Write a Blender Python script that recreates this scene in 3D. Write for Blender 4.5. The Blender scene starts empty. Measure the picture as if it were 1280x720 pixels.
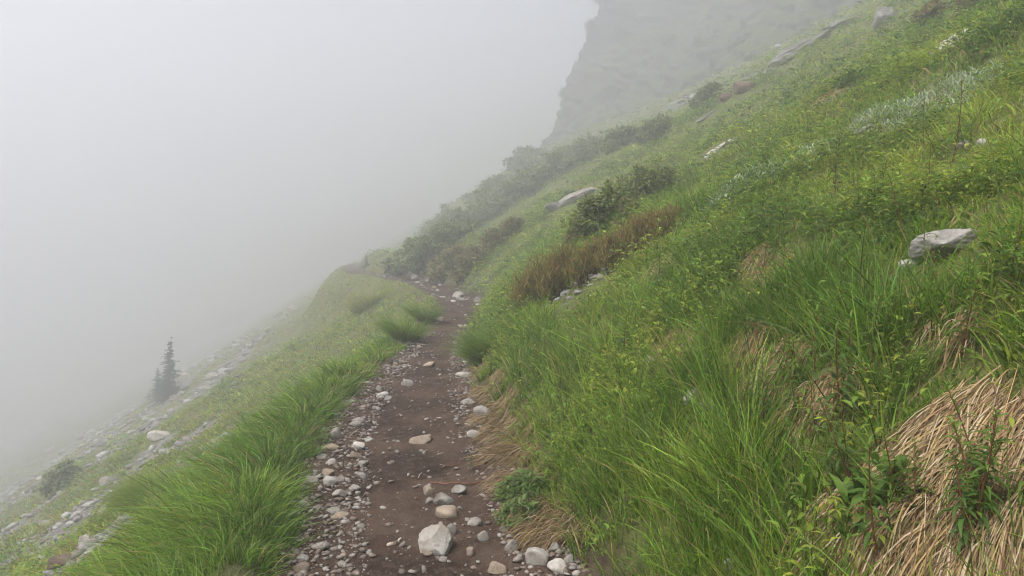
import bpy, bmesh, math, random
import numpy as np
from mathutils import Vector, noise as mnoise

rng = np.random.default_rng(7)
random.seed(7)
SC = bpy.context.scene
COL = SC.collection
R = math.radians

# ------------------------------------------------------------------ camera
FPX = 924.0                      # focal length in pixels of the 1280 wide photograph
YAW, PITCH = math.atan(100 / FPX), math.atan(60 / FPX)
cam_d = bpy.data.cameras.new('camera')
cam_d.sensor_width = 36.0
cam_d.lens = 36.0 * FPX / 1280.0
cam_d.clip_start, cam_d.clip_end = 0.05, 2000
cam = bpy.data.objects.new('camera', cam_d)
COL.objects.link(cam)
CAM = Vector((0.0, 0.0, 1.6))
cam.location = CAM
cam.rotation_euler = (R(90) - PITCH, 0, -YAW)
SC.camera = cam

# ------------------------------------------------------------------ light
SUN_EL, SUN_AZ = R(60), R(-125)     # azimuth measured from +Y towards +X
world = bpy.data.worlds.new('World')
SC.world = world
world.use_nodes = True
nt = world.node_tree
bg = nt.nodes['Background']
sky = nt.nodes.new('ShaderNodeTexSky')
sky.sky_type = 'NISHITA'
sky.sun_disc = False
sky.sun_elevation = SUN_EL
sky.sun_rotation = SUN_AZ
sky.air_density, sky.dust_density = 1.0, 3.0
hs = nt.nodes.new('ShaderNodeHueSaturation')
hs.inputs['Saturation'].default_value = 0.35
nt.links.new(sky.outputs[0], hs.inputs['Color'])
nt.links.new(hs.outputs[0], bg.inputs['Color'])
bg.inputs['Strength'].default_value = 0.08
sl = bpy.data.lights.new('sun', 'SUN')
sl.energy = 1.5
sl.angle = R(10)
sl.color = (1.0, 0.95, 0.88)
sun = bpy.data.objects.new('sun', sl)
COL.objects.link(sun)
sdir = Vector((math.sin(SUN_AZ) * math.cos(SUN_EL), math.cos(SUN_AZ) * math.cos(SUN_EL), math.sin(SUN_EL)))
sun.rotation_euler = (-sdir).to_track_quat('-Z', 'Y').to_euler()
sun.location = (0, 0, 60)

SC.view_settings.view_transform = 'Standard'
SC.view_settings.look = 'None'
SC.view_settings.exposure = 1.64
SC.view_settings.gamma = 1.0
SC.view_settings.use_curve_mapping = False
SC.render.engine = 'CYCLES'
SC.cycles.use_denoising = True
SC.cycles.max_bounces = 14
SC.cycles.diffuse_bounces = 4
SC.cycles.glossy_bounces = 1
SC.cycles.transmission_bounces = 2
SC.cycles.transparent_max_bounces = 4
SC.cycles.volume_bounces = 6
SC.cycles.sample_clamp_indirect = 6.0
SC.cycles.filter_width = 1.15
HAZE_DENSITY = 0.0152
HAZE_TOP = 39.0

# ------------------------------------------------------------------ helpers
def tag(o, label=None, cat=None, group=None, kind=None):
    if label: o['label'] = label
    if cat: o['category'] = cat
    if group: o['group'] = group
    if kind: o['kind'] = kind
    return o

def link(name, me, parent=None, loc=None, rot=None, scale=None):
    o = bpy.data.objects.new(name, me)
    COL.objects.link(o)
    if parent is not None: o.parent = parent
    if loc is not None: o.location = loc
    if rot is not None: o.rotation_euler = rot
    if scale is not None: o.scale = scale
    return o

def copy_tree(o, parent=None):
    c = o.copy()
    COL.objects.link(c)
    c.parent = parent
    for ch in list(o.children):
        copy_tree(ch, c)
    return c

def mesh_np(name, V, F, mat, col=None, smooth=False, extra=None):
    """V (n,3), F (m,k) all faces of k corners."""
    me = bpy.data.meshes.new(name)
    V = np.ascontiguousarray(V, dtype=np.float32)
    F = np.ascontiguousarray(F, dtype=np.int32)
    m, k = F.shape
    me.vertices.add(len(V)); me.vertices.foreach_set('co', V.ravel())
    me.loops.add(m * k); me.loops.foreach_set('vertex_index', F.ravel())
    me.polygons.add(m); me.polygons.foreach_set('loop_start', np.arange(0, m * k, k, dtype=np.int32))
    if smooth: me.polygons.foreach_set('use_smooth', np.ones(m, dtype=bool))
    me.update(calc_edges=True)
    for an, av in ([('col', col)] if col is not None else []) + (extra or []):
        a = me.attributes.new(an, 'FLOAT_COLOR', 'POINT')
        c4 = np.ones((len(V), 4), dtype=np.float32); c4[:, :3] = av
        a.data.foreach_set('color', c4.ravel())
    me.materials.append(mat)
    return me

def _hash(ix, iy, s):
    h = (ix.astype(np.int64) * 374761393 + iy.astype(np.int64) * 668265263 + s * 1442695041) & 0xffffffff
    h = ((h ^ (h >> 13)) * 1274126177) & 0xffffffff
    h = (h ^ (h >> 16)) & 0xffffffff
    return h.astype(np.float64) / 4294967295.0

def vnoise(x, y, s=0):
    x = np.asarray(x, float); y = np.asarray(y, float)
    ix = np.floor(x); iy = np.floor(y)
    fx = x - ix; fy = y - iy
    ux = fx * fx * fx * (fx * (fx * 6 - 15) + 10); uy = fy * fy * fy * (fy * (fy * 6 - 15) + 10)
    ix = ix.astype(np.int64); iy = iy.astype(np.int64)
    def g(a, b, dx, dy):
        an = _hash(a, b, s) * 6.28318
        return np.cos(an) * dx + np.sin(an) * dy
    n00 = g(ix, iy, fx, fy); n10 = g(ix + 1, iy, fx - 1, fy)
    n01 = g(ix, iy + 1, fx, fy - 1); n11 = g(ix + 1, iy + 1, fx - 1, fy - 1)
    a = n00 + ux * (n10 - n00); b = n01 + ux * (n11 - n01)
    return 1.45 * (a + uy * (b - a))

def fbm(x, y, o=4, s=0, g=0.5):
    t = 0; a = 1.0; f = 1.0
    for k in range(o):
        t = t + a * vnoise(np.asarray(x) * f + 17.3 * k, np.asarray(y) * f - 9.1 * k, s + k)
        a *= g; f *= 2.03
    return t

def sstep(a, b, x):
    t = np.clip((x - a) / (b - a), 0, 1)
    return t * t * (3 - 2 * t)

# ------------------------------------------------------------------ terrain function
TY = np.array([-10, 3.5, 4.9, 5.9, 7.4, 8.7, 10.6, 12.3, 14.8, 17.4, 19.7, 22.7, 26.9, 30.8, 33, 38, 45, 60, 100, 300])
TX = np.array([.05, .0, -.13, -.17, -.20, -.10, .0, .12, .36, .66, .75, .45, -.4, -1.5, -2.2, -3.6, -4.6, -6.5, -9, -25])
TW = np.array([.72, .72, .73, .72, .66, .56, .47, .42, .42, .48, .52, .6, .6, .6, .6, .5, .5, .5, .5, .5])
_yd = np.linspace(-10, 300, 3101)
def _smooth(a, n):
    k = np.hanning(n); k /= k.sum()
    p = np.pad(a, n, mode='edge')
    return np.convolve(p, k, mode='same')[n:-n]
_xc = _smooth(np.interp(_yd, TY, TX), 31)
_tw = _smooth(np.interp(_yd, TY, TW), 15)
_cc = _smooth(np.interp(_yd, [-10, 0, 8, 14, 20, 27, 33, 40, 65, 120, 300], [0, 0, -.15, .2, .5, -.3, -.9, -.9, -2.8, -7, -22]), 61)
def xc(y): return np.interp(y, _yd, _xc)
def tw(y): return np.interp(y, _yd, _tw)
def cc(y): return np.interp(y, _yd, _cc)

def gauss(x, y, cx, cy, sx, sy): return np.exp(-((x - cx) / sx) ** 2 - ((y - cy) / sy) ** 2)

def H(x, y, fine=True):
    x = np.asarray(x, float); y = np.asarray(y, float)
    c = cc(y); u = x - c
    # open hillside
    ur = np.maximum(u, 0); ul = np.maximum(-u, 0)
    right = .60 * ur - .0022 * np.maximum(ur - 9, 0) ** 2
    right = np.where(ur > 40, .60 * 40 - .0022 * 31 ** 2 + .45 * (ur - 40), right)
    left = .50 * ul + .0034 * np.minimum(ul, 30) ** 2
    z = right - left
    # spurs and hollows
    z = z + .15 * gauss(x, y, -2.8, 26.0, 2.6, 5.0)
    z = z - 0.9 * gauss(x, y, -8, 37, 5, 6)
    z = z + 1.9 * sstep(-6, 3, x) * sstep(26, 12, x) * np.exp(-((y - 73 - .3 * x) / 12) ** 2)
    far = sstep(1.0, 6.0, np.abs(x - xc(y)))
    z = z + far * (.30 * vnoise(x / 4.3, y / 5.5, 3) + .16 * vnoise(x / 1.7, y / 2.2, 5))
    # terraced steps of turf on the uphill side
    st = vnoise(x / .9, y / 1.5, 11)
    z = z + sstep(.9, 2.0, x - xc(y)) * .10 * np.tanh(3 * st)
    # bench of the trail with its cut bank and its raised outer lip
    tx = xc(y); w = tw(y); t = x - tx
    edge = w + .07 * vnoise(y / .45, x * 0, 21) + .05 * vnoise(y / 1.3, x * 0, 22)
    ztr = .10 * vnoise(y / 6.0, y * 0, 31) * sstep(7, 12, y) + np.where(y > 31, cc(y) * 0 + (-.02) * (y - 31), 0)
    ztr = ztr + .025 * (np.abs(t) / .6) ** 2 - .02
    bank = .30 * sstep(0, .62, t - edge) + .60 * np.maximum(t - edge - .1, 0)
    lip = .06 * sstep(0, .15, -t - edge) - .88 * np.maximum(-t - edge - .25, 0)
    zt = ztr + np.where(t > 0, bank, lip)
    k = 1 - sstep(w + .9, w + 3.2, np.abs(t))
    z = z * (1 - k) + zt * k
    if fine:
        on = 1 - sstep(w - .05, w + .1, np.abs(t))
        z = z + .018 * vnoise(x / .33, y / .33, 41) + .010 * vnoise(x / .11, y / .11, 42) * (y < 25)
        z = z + on * (y < 16) * (.011 * vnoise(x / .05, y / .05, 43) + .022 * np.minimum(vnoise(x / .17, y / .26, 44), .25))
    return z

def nrm(x, y, e=.15):
    hx = (H(x + e, y, False) - H(x - e, y, False)) / (2 * e)
    hy = (H(x, y + e, False) - H(x, y - e, False)) / (2 * e)
    n = np.stack([-hx, -hy, np.ones_like(hx)], -1)
    return n / np.linalg.norm(n, axis=-1, keepdims=True)

_fw = Vector((math.sin(YAW) * math.cos(PITCH), math.cos(YAW) * math.cos(PITCH), -math.sin(PITCH)))
_rt = Vector((math.cos(YAW), -math.sin(YAW), 0))
_up = _rt.cross(_fw)
def G(px, py):
    """The point of the hillside seen at a place of the photograph: used to find where a thing stands."""
    d = _fw + _rt * ((px - 640) / FPX) + _up * ((360 - py) / FPX)
    t = np.concatenate([np.arange(1, 20, .03), np.arange(20, 120, .15)])
    X = d.x * t; Y = d.y * t; Z = CAM.z + d.z * t
    below = np.nonzero(Z < H(X, Y))[0]
    i = below[0] if len(below) else len(t) - 1
    return np.array([X[i], Y[i], float(H(X[i], Y[i]))]), float(t[i])

# where scree lies, 0..1
BANDS = [(-4.1, 7, -3.3, 12.5, .75), (-6.6, 13, -5.7, 19, .8), (-8.9, 13, -8.2, 21, .6), (-11.5, 17, -11, 30, .6), (-12.5, 32, -12, 56, 1.0), (-17.5, 26, -18, 80, 1.0), (-25, 40, -26, 95, 1.6), (-34, 55, -36, 110, 1.8), (15, 44, 18, 53, .8), (11.3, 45, 13.2, 53, .55), (-4.0, 14, -3.4, 17, .3)]
def scree_mask(x, y):
    m = np.zeros(np.broadcast(x, y).shape)
    n = .5 * vnoise(x / .9, y / 2.6, 51) + .35 * vnoise(x / .3, y / .6, 52)
    for x0, y0, x1, y1, w in BANDS:
        t = np.clip((y - y0) / (y1 - y0), 0, 1)
        d = np.hypot((x - (x0 + (x1 - x0) * t)) / w, np.maximum(np.maximum(y0 - y, y - y1), 0) / 1.2)
        m = np.maximum(m, sstep(1.25, .7, d + 2.0 * n))
    streak = vnoise(x / 1.6, y / 10.0, 53) + .5 * vnoise(x / .5, y / 3.0, 54)
    m = np.maximum(m, sstep(.55, .75, streak) * sstep(-3.5, -6, x - xc(y)) * sstep(8, 14, y))
    # bare patches on the uphill slope, far along
    st2 = vnoise(x / 1.3 + 40, y / 5.0, 55) + .5 * vnoise(x / .4, y / 1.6, 56)
    m = np.maximum(m, .9 * sstep(.55, .75, st2) * sstep(5, 8, x - xc(y)) * sstep(20, 26, y))
    # bare band beside the trail at its bend
    m = np.maximum(m, .8 * sstep(1.0, .5, np.abs((x - xc(y) - .25) / .95)) * sstep(19, 21, y) * sstep(34, 31, y) * sstep(-.15, .25, vnoise(x / .5, y / .5, 58)))
    return m

# ------------------------------------------------------------------ materials
def new_mat(name):
    m = bpy.data.materials.new(name); m.use_nodes = True
    n = m.node_tree; b = n.nodes['Principled BSDF']
    return m, n, b
def nd(n, t, **kw):
    x = n.nodes.new(t)
    for k, v in kw.items():
        if k in x.inputs.keys(): x.inputs[k].default_value = v
        else: setattr(x, k, v)
    return x
def mixc(n, fac, a, b):
    m = n.nodes.new('ShaderNodeMix'); m.data_type = 'RGBA'
    for i, v in ((0, fac), (6, a), (7, b)):
        if hasattr(v, 'is_output'): n.links.new(v, m.inputs[i])
        elif i == 0: m.inputs[0].default_value = v
        else: m.inputs[i].default_value = (*v, 1)
    return m.outputs[2]
def ramp(n, src, a, b):
    r = n.nodes.new('ShaderNodeMapRange'); r.inputs[1].default_value = a; r.inputs[2].default_value = b
    n.links.new(src, r.inputs[0]); return r.outputs[0]
def noise_n(n, vec, scale, detail=4, rough=.55):
    x = nd(n, 'ShaderNodeTexNoise', Scale=scale, Detail=detail, Roughness=rough)
    n.links.new(vec, x.inputs['Vector']); return x.outputs['Fac']
def bump(n, b, h, strength, dist):
    x = nd(n, 'ShaderNodeBump', Strength=strength, Distance=dist)
    n.links.new(h, x.inputs['Height']); n.links.new(x.outputs[0], b.inputs['Normal'])
def math_n(n, op, a, b):
    x = n.nodes.new('ShaderNodeMath'); x.operation = op
    for i, v in enumerate((a, b)):
        if hasattr(v, 'is_output'): n.links.new(v, x.inputs[i])
        else: x.inputs[i].default_value = v
    return x.outputs[0]

def mat_soil():
    m, n, b = new_mat('trail_soil')
    pos = nd(n, 'ShaderNodeNewGeometry').outputs['Position']
    a = noise_n(n, pos, 1.6, 5); c = noise_n(n, pos, 22, 6, .7); d = noise_n(n, pos, 90, 3, .7)
    col = mixc(n, ramp(n, a, .40, .60), (.030, .018, .0115), (.076, .048, .033))
    col = mixc(n, ramp(n, c, .48, .75), col, (.100, .072, .055))
    col = mixc(n, ramp(n, d, .55, .75), col, (.045, .030, .024))
    n.links.new(col, b.inputs['Base Color'])
    b.inputs['Roughness'].default_value = .9; b.inputs['Specular IOR Level'].default_value = .2
    bump(n, b, math_n(n, 'ADD', c, math_n(n, 'MULTIPLY', d, .5)), .8, .02)
    return m

def mat_ground():
    m, n, b = new_mat('hillside_turf')
    pos = nd(n, 'ShaderNodeNewGeometry').outputs['Position']
    at = nd(n, 'ShaderNodeAttribute', attribute_name='mask')
    sp = n.nodes.new('ShaderNodeSeparateColor'); n.links.new(at.outputs['Color'], sp.inputs[0])
    a = noise_n(n, pos, .5, 5); c = noise_n(n, pos, 6, 5, .65); d = noise_n(n, pos, 40, 4, .7)
    g = mixc(n, ramp(n, a, .35, .65), (.090, .115, .030), (.140, .150, .045))
    g = mixc(n, ramp(n, c, .5, .75), g, (.115, .085, .050))
    g = mixc(n, ramp(n, d, .5, .75), g, (.045, .050, .022))
    v = nd(n, 'ShaderNodeTexVoronoi', Scale=11.0); n.links.new(pos, v.inputs['Vector'])
    rk = mixc(n, ramp(n, v.outputs['Color'], .1, .9), (.13, .127, .12), (.28, .275, .26))
    rk = mixc(n, ramp(n, v.outputs['Distance'], .45, .75), rk, (.10, .085, .07))
    so = mixc(n, ramp(n, c, .4, .7), (.062, .040, .031), (.12, .085, .065))
    col = mixc(n, sp.outputs[1], g, rk)
    col = mixc(n, sp.outputs[0], col, so)
    n.links.new(col, b.inputs['Base Color'])
    b.inputs['Roughness'].default_value = .95; b.inputs['Specular IOR Level'].default_value = .15
    bump(n, b, math_n(n, 'ADD', c, math_n(n, 'MULTIPLY', d, .6)), .9, .05)
    return m

def mat_rock(name, lo, hi, stain, moss=0.0, scale=1.0, obj_space=True):
    m, n, b = new_mat(name)
    tc = nd(n, 'ShaderNodeTexCoord').outputs['Object'] if obj_space else nd(n, 'ShaderNodeNewGeometry').outputs['Position']
    oi = nd(n, 'ShaderNodeObjectInfo')
    va = n.nodes.new('ShaderNodeVectorMath'); va.operation = 'ADD'
    n.links.new(tc, va.inputs[0])
    cx = n.nodes.new('ShaderNodeCombineXYZ'); n.links.new(math_n(n, 'MULTIPLY', oi.outputs['Random'], 40.0), cx.inputs[0])
    n.links.new(cx.outputs[0], va.inputs[1]); vec = va.outputs[0]
    a = noise_n(n, vec, 2.2 * scale, 6, .65); c = noise_n(n, vec, 14 * scale, 5, .7); e = noise_n(n, vec, 1.1 * scale, 3)
    col = mixc(n, ramp(n, a, .35, .62), lo, hi)
    col = mixc(n, math_n(n, 'MULTIPLY', ramp(n, c, .50, .72), .6), col, tuple(.55 * q for q in lo))
    col = mixc(n, math_n(n, 'MULTIPLY', ramp(n, e, .48, .68), .75), col, stain)
    tone = nd(n, 'ShaderNodeHueSaturation')
    n.links.new(col, tone.inputs['Color'])
    n.links.new(math_n(n, 'ADD', math_n(n, 'MULTIPLY', oi.outputs['Random'], .55), .68), tone.inputs['Value'])
    col = tone.outputs[0]
    if moss:
        ge = nd(n, 'ShaderNodeNewGeometry'); sz = n.nodes.new('ShaderNodeSeparateXYZ'); n.links.new(ge.outputs['Normal'], sz.inputs[0])
        f = math_n(n, 'ADD', math_n(n, 'MULTIPLY', sz.outputs[2], .75), math_n(n, 'MULTIPLY', noise_n(n, vec, .9 * scale, 5, .65), .9))
        col = mixc(n, math_n(n, 'MULTIPLY', ramp(n, f, .88, 1.0), moss), col, (.060, .075, .028))
    n.links.new(col, b.inputs['Base Color'])
    b.inputs['Roughness'].default_value = .85; b.inputs['Specular IOR Level'].default_value = .25
    bump(n, b, math_n(n, 'ADD', a, math_n(n, 'MULTIPLY', c, .45)), .7, .05 / scale)
    return m

def mat_leaf(name, trans=.35, rough=.5, spec=.25):
    m, n, b = new_mat(name)
    at = nd(n, 'ShaderNodeAttribute', attribute_name='col')
    n.links.new(at.outputs['Color'], b.inputs['Base Color'])
    b.inputs['Roughness'].default_value = rough; b.inputs['Specular IOR Level'].default_value = spec
    tr = n.nodes.new('ShaderNodeBsdfTranslucent'); n.links.new(at.outputs['Color'], tr.inputs['Color'])
    mx = nd(n, 'ShaderNodeMixShader'); mx.inputs[0].default_value = trans
    n.links.new(b.outputs[0], mx.inputs[1]); n.links.new(tr.outputs[0], mx.inputs[2])
    n.links.new(mx.outputs[0], n.nodes['Material Output'].inputs['Surface'])
    return m

def mat_plain(name, col, col2, scale=30, rough=.8):
    m, n, b = new_mat(name)
    tc = nd(n, 'ShaderNodeTexCoord').outputs['Object']
    f = noise_n(n, tc, scale, 4, .65)
    n.links.new(mixc(n, ramp(n, f, .35, .65), col, col2), b.inputs['Base Color'])
    b.inputs['Roughness'].default_value = rough; b.inputs['Specular IOR Level'].default_value = .2
    bump(n, b, f, .5, .01)
    return m

M_SOIL, M_GROUND = mat_soil(), mat_ground()
M_STONE = mat_rock('pale_stone', (.17, .155, .135), (.37, .35, .315), (.11, .080, .060), scale=9)
M_SCREE = mat_rock('scree_stone', (.24, .235, .225), (.45, .44, .42), (.22, .19, .16), scale=3, obj_space=False)
M_BOULDER = mat_rock('limestone', (.26, .245, .22), (.49, .465, .425), (.20, .15, .11), scale=3.5)
M_OUTCROP = mat_rock('outcrop_rock', (.16, .155, .148), (.36, .35, .335), (.15, .13, .11), moss=.8, scale=1.6)
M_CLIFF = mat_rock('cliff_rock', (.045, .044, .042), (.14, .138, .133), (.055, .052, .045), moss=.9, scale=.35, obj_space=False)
M_RUST = mat_rock('rusty_rock', (.09, .062, .045), (.17, .115, .085), (.075, .055, .042), scale=4)
M_GRASS = mat_leaf('grass_blade', .45, .45, .3)
M_STRAW = mat_leaf('dead_grass_blade', .20, .7, .15)
M_LEAF = mat_leaf('herb_leaf', .45, .5, .25)
M_TWIG = mat_plain('twig_bark', (.11, .050, .032), (.20, .10, .065))
M_WOOD = mat_plain('bleached_wood', (.34, .29, .23), (.48, .43, .36))
M_BARK = mat_plain('bark', (.05, .038, .030), (.085, .065, .05), 12)
M_REDSTEM = mat_plain('red_stem', (.16, .035, .030), (.12, .07, .035), 20, .5)

# ------------------------------------------------------------------ ground sheet and trail
def build_ground():
    ys = np.concatenate([np.arange(-14, 2, .25), np.arange(2, 9, .03), np.arange(9, 16, .06), np.arange(16, 34, .12),
                         np.arange(34, 70, .4), 70 * 1.035 ** np.arange(0, 36)])
    ua = np.arange(0, 1.3, .03)
    ub = [1.3]
    st = .04
    while ub[-1] < 68:
        ub.append(ub[-1] + st); st *= 1.035
    uc = list(ub)
    while uc[-1] < 170:
        uc.append(uc[-1] + st); st *= 1.035
    us = np.concatenate([-np.array(uc)[::-1], -ua[:0:-1], ua, np.array(ub)])
    U, Y = np.meshgrid(us, ys)
    X = U + xc(Y)
    Z = H(X, Y)
    ny, nu = U.shape
    V = np.stack([X, Y, Z], -1).reshape(-1, 3)
    idx = np.arange(ny * nu).reshape(ny, nu)
    F = np.stack([idx[:-1, :-1], idx[:-1, 1:], idx[1:, 1:], idx[1:, :-1]], -1).reshape(-1, 4)
    ue = tw(Y) + .07 * vnoise(Y / .45, Y * 0, 21) + .05 * vnoise(Y / 1.3, Y * 0, 22) + .03 * vnoise(X / .1, Y / .12, 61)
    on = np.abs(U) < ue + .03
    onf = (on[:-1, :-1] & on[:-1, 1:] & on[1:, 1:] & on[1:, :-1]).ravel() & (Y[:-1, :-1].ravel() < 46)
    dirt = sstep(.30, .05, np.abs(U) - ue) * sstep(-.6, .2, vnoise(X / .2, Y / .2, 62) + .3)
    # bare soil under the turf edge here and there
    dirt = np.maximum(dirt, .8 * sstep(.45, .6, vnoise(X / .8, Y / .8, 63)) * (np.abs(U) < 6))
    mask = np.stack([dirt, scree_mask(X, Y), dirt * 0], -1).reshape(-1, 3)
    def sub(sel, name, mat):
        f = F[sel]
        used = np.zeros(len(V), bool); used[f.ravel()] = True
        remap = np.cumsum(used) - 1
        return mesh_np(name, V[used], remap[f], mat, smooth=True, extra=[('mask', mask[used])])
    tag(link('ground', sub(~onf, 'ground', M_GROUND)), kind='structure')
    tag(link('path', sub(onf, 'path', M_SOIL)), kind='structure')
build_ground()

# ------------------------------------------------------------------ cliff buttress
def build_cliff():
    bx = 1.6 * np.array([28, 23, 20.5, 17.8, 15.6, 13.6, 11.6, 10.4, 11.2, 13.4, 20, 30.])
    by = 1.6 * np.array([19, 25, 31, 37, 43.5, 50, 55, 59, 62.5, 65, 67, 68.])
    s = np.linspace(0, 1, len(bx)); S = np.linspace(0, 1, 360)
    px = _smooth(np.interp(S, s, bx), 25); py = _smooth(np.interp(S, s, by), 25)
    tx = np.gradient(px); ty = np.gradient(py); l = np.hypot(tx, ty)
    ox, oy = -ty / l, tx / l               # away from the hill
    vv = np.linspace(-2.5, 44, 230)
    Vg, Sg = np.meshgrid(vv, S, indexing='ij')
    PX, PY, OX, OY = [np.broadcast_to(a, Vg.shape) for a in (px, py, ox, oy)]
    steep = sstep(.50, .66, Sg)            # the nose is almost sheer, the near part lies back
    back = Vg * (1.0 * (1 - steep) + .30 * steep)
    arc = np.cumsum(np.r_[0, np.hypot(np.diff(px), np.diff(py))])
    A = np.broadcast_to(arc, Vg.shape)
    tilt = Vg - .55 * A                   # dipping beds
    bed = .35 * np.abs(vnoise(tilt / 1.5, A / 9, 71)) + .14 * vnoise(tilt / .6, A / 2, 72)
    d = (1.7 - .6 * steep) * fbm(A / 8, Vg / 7, 6, 73) + 2.2 * bed + .9 * np.abs(vnoise(A / 2.2 + .3 * Vg, Vg / 14, 76)) + .5 * np.tanh(2.5 * vnoise(A / 3 + 4, Vg / 4, 74))
    off = d - back + 4.5 * steep * np.exp(-(Vg + 2.5) / 9)
    X = PX + OX * off; Y = PY + OY * off
    base = H(px + ox * 1.2, py + oy * 1.2, False)
    Z = np.broadcast_to(base, Vg.shape) + Vg + .25 * bed
    Z = np.minimum(Z, 37 + .4 * fbm(X / 3, Y / 3, 3, 75))
    V = np.stack([X, Y, Z], -1).reshape(-1, 3)
    n, m = Vg.shape; idx = np.arange(n * m).reshape(n, m)
    F = np.stack([idx[:-1, :-1], idx[1:, :-1], idx[1:, 1:], idx[:-1, 1:]], -1).reshape(-1, 4)
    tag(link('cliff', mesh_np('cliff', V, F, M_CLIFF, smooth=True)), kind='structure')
    return X, Y, Z, vv
CLX, CLY, CLZ, CLV = build_cliff()

# ------------------------------------------------------------------ haze
def build_haze():
    bm = bmesh.new(); bmesh.ops.create_cube(bm, size=1.0)
    lo = Vector((-215, -30, -150)); hi = Vector((84, 262, HAZE_TOP))
    for v in bm.verts:
        v.co = Vector([(lo[i] + hi[i]) / 2 + v.co[i] * (hi[i] - lo[i]) for i in range(3)])
    me = bpy.data.meshes.new('haze'); bm.to_mesh(me); bm.free()
    m = bpy.data.materials.new('mountain_fog'); m.use_nodes = True
    n = m.node_tree; n.nodes.clear()
    out = n.nodes.new('ShaderNodeOutputMaterial'); pv = n.nodes.new('ShaderNodeVolumePrincipled')
    pv.inputs['Color'].default_value = (.872, .872, .898, 1)
    pv.inputs['Density'].default_value = HAZE_DENSITY
    pv.inputs['Anisotropy'].default_value = .60
    n.links.new(pv.outputs[0], out.inputs['Volume'])
    me.materials.append(m)
    tag(link('haze', me), kind='stuff')
build_haze()
#@@OBJECTS
# ------------------------------------------------------------------ grass and leaves: mesh generators
def unit(a): return a / np.maximum(np.linalg.norm(a, axis=-1, keepdims=True), 1e-9)

def blade_arrays(root, d0, L, W, lean, droop, col, segs, tipcol=None):
    """curved tapering blades. root (n,3), d0 (n,3) start direction, lean (n,3) where the tip falls, droop (n,) how far."""
    n = len(root)
    t = np.linspace(0, 1, segs + 1)[None, :, None]
    Lc = L[:, None, None]
    P = root[:, None, :] + Lc * (t * d0[:, None, :] * (1 - .35 * droop[:, None, None] * t) + droop[:, None, None] * t * t * lean[:, None, :])
    side = np.cross(d0, unit(rng.normal(size=(n, 3)) + 1e-6)); side = unit(side)
    prof = np.clip(1.0 - np.linspace(0, 1, segs + 1) ** 1.8, .06, 1)[None, :, None]
    hw = .5 * W[:, None, None] * prof * side[:, None, :]
    V = np.stack([P - hw, P + hw], 2).reshape(-1, 3)
    base = (np.arange(n) * (segs + 1) * 2)[:, None]
    k = np.arange(segs)[None, :] * 2
    q = base + k
    F = np.stack([q, q + 1, q + 3, q + 2], -1).reshape(-1, 4)
    if tipcol is None: tipcol = col
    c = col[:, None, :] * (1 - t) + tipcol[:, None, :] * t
    C = np.repeat(c[:, :, None, :], 2, 2).reshape(-1, 3)
    return V, F, C

def leaf_arrays(root, d, nup, L, W, col, fold=.25, droop=.25):
    """lanceolate leaves folded along the rib: 6 points, four quads' worth in 2 quads per half."""
    n = len(root)
    s = unit(np.cross(d, nup)); u = unit(np.cross(s, d))
    pts = []
    for a, b, w in ((0, 0, 0.0), (.35, .06, 1.0), (.7, -.02, .75), (1.0, -.22, 0.0)):
        c = root + L[:, None] * (a * d + (b - droop * a * a + .1 * a) * u)
        pts.append((c, w))
    l1 = pts[1][0] - s * (W[:, None] * .5) + u * (fold * W[:, None] * .5)
    r1 = pts[1][0] + s * (W[:, None] * .5) + u * (fold * W[:, None] * .5)
    l2 = pts[2][0] - s * (W[:, None] * .36) + u * (fold * W[:, None] * .4)
    r2 = pts[2][0] + s * (W[:, None] * .36) + u * (fold * W[:, None] * .4)
    V = np.stack([pts[0][0], l1, r1, l2, r2, pts[3][0], pts[1][0], pts[2][0]], 1).reshape(-1, 3)
    b = (np.arange(n) * 8)[:, None]
    F = np.concatenate([b + np.array([[0, 6, 1, 1]]), b + np.array([[0, 2, 6, 6]]),
                        b + np.array([[6, 7, 3, 1]]), b + np.array([[6, 2, 4, 7]]), b + np.array([[7, 5, 3, 3]]), b + np.array([[7, 4, 5, 5]])], 0)
    F = np.where(F == np.roll(F, 1, 1), F, F)
    C = np.repeat(col[:, None, :], 8, 1).reshape(-1, 3)
    return V, F, C

def fix_quads(F):
    """quads with a doubled corner become triangles: here all faces are split into triangles."""
    t1 = F[:, [0, 1, 2]]; t2 = F[:, [0, 2, 3]]
    T = np.concatenate([t1, t2], 0)
    ok = (T[:, 0] != T[:, 1]) & (T[:, 1] != T[:, 2]) & (T[:, 0] != T[:, 2])
    return T[ok]

def merge(parts):
    V, F, C, o = [], [], [], 0
    for v, f, c in parts:
        V.append(v); F.append(f + o); C.append(c); o += len(v)
    return np.concatenate(V), np.concatenate(F), np.concatenate(C)

def tube_arrays(P, r, col, k=5):
    P = np.asarray(P, float); n = len(P); r = np.broadcast_to(r, (n,))
    T = unit(np.gradient(P, axis=0))
    a = np.where(np.abs(T[:, 2:3]) > .9, np.array([[1., 0, 0]]), np.array([[0, 0, 1.]]))
    A = unit(np.cross(T, a)); B = np.cross(T, A)
    th = np.arange(k) * 2 * np.pi / k
    V = (P[:, None] + r[:, None, None] * (np.cos(th)[None, :, None] * A[:, None] + np.sin(th)[None, :, None] * B[:, None])).reshape(-1, 3)
    i = np.arange(n - 1)[:, None] * k; j = np.arange(k)[None]
    F = np.stack([i + j, i + (j + 1) % k, i + k + (j + 1) % k, i + k + j], -1).reshape(-1, 4)
    return V, F, np.broadcast_to(np.array(col, float), (len(V), 3)).copy()

def jitter(col, n, s=.18, hue=.10):
    c = np.array(col)[None] * (1 + s * rng.normal(size=(n, 1)))
    c = c * (1 + hue * rng.normal(size=(n, 3)))
    return np.clip(c, .008, .9)

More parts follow.
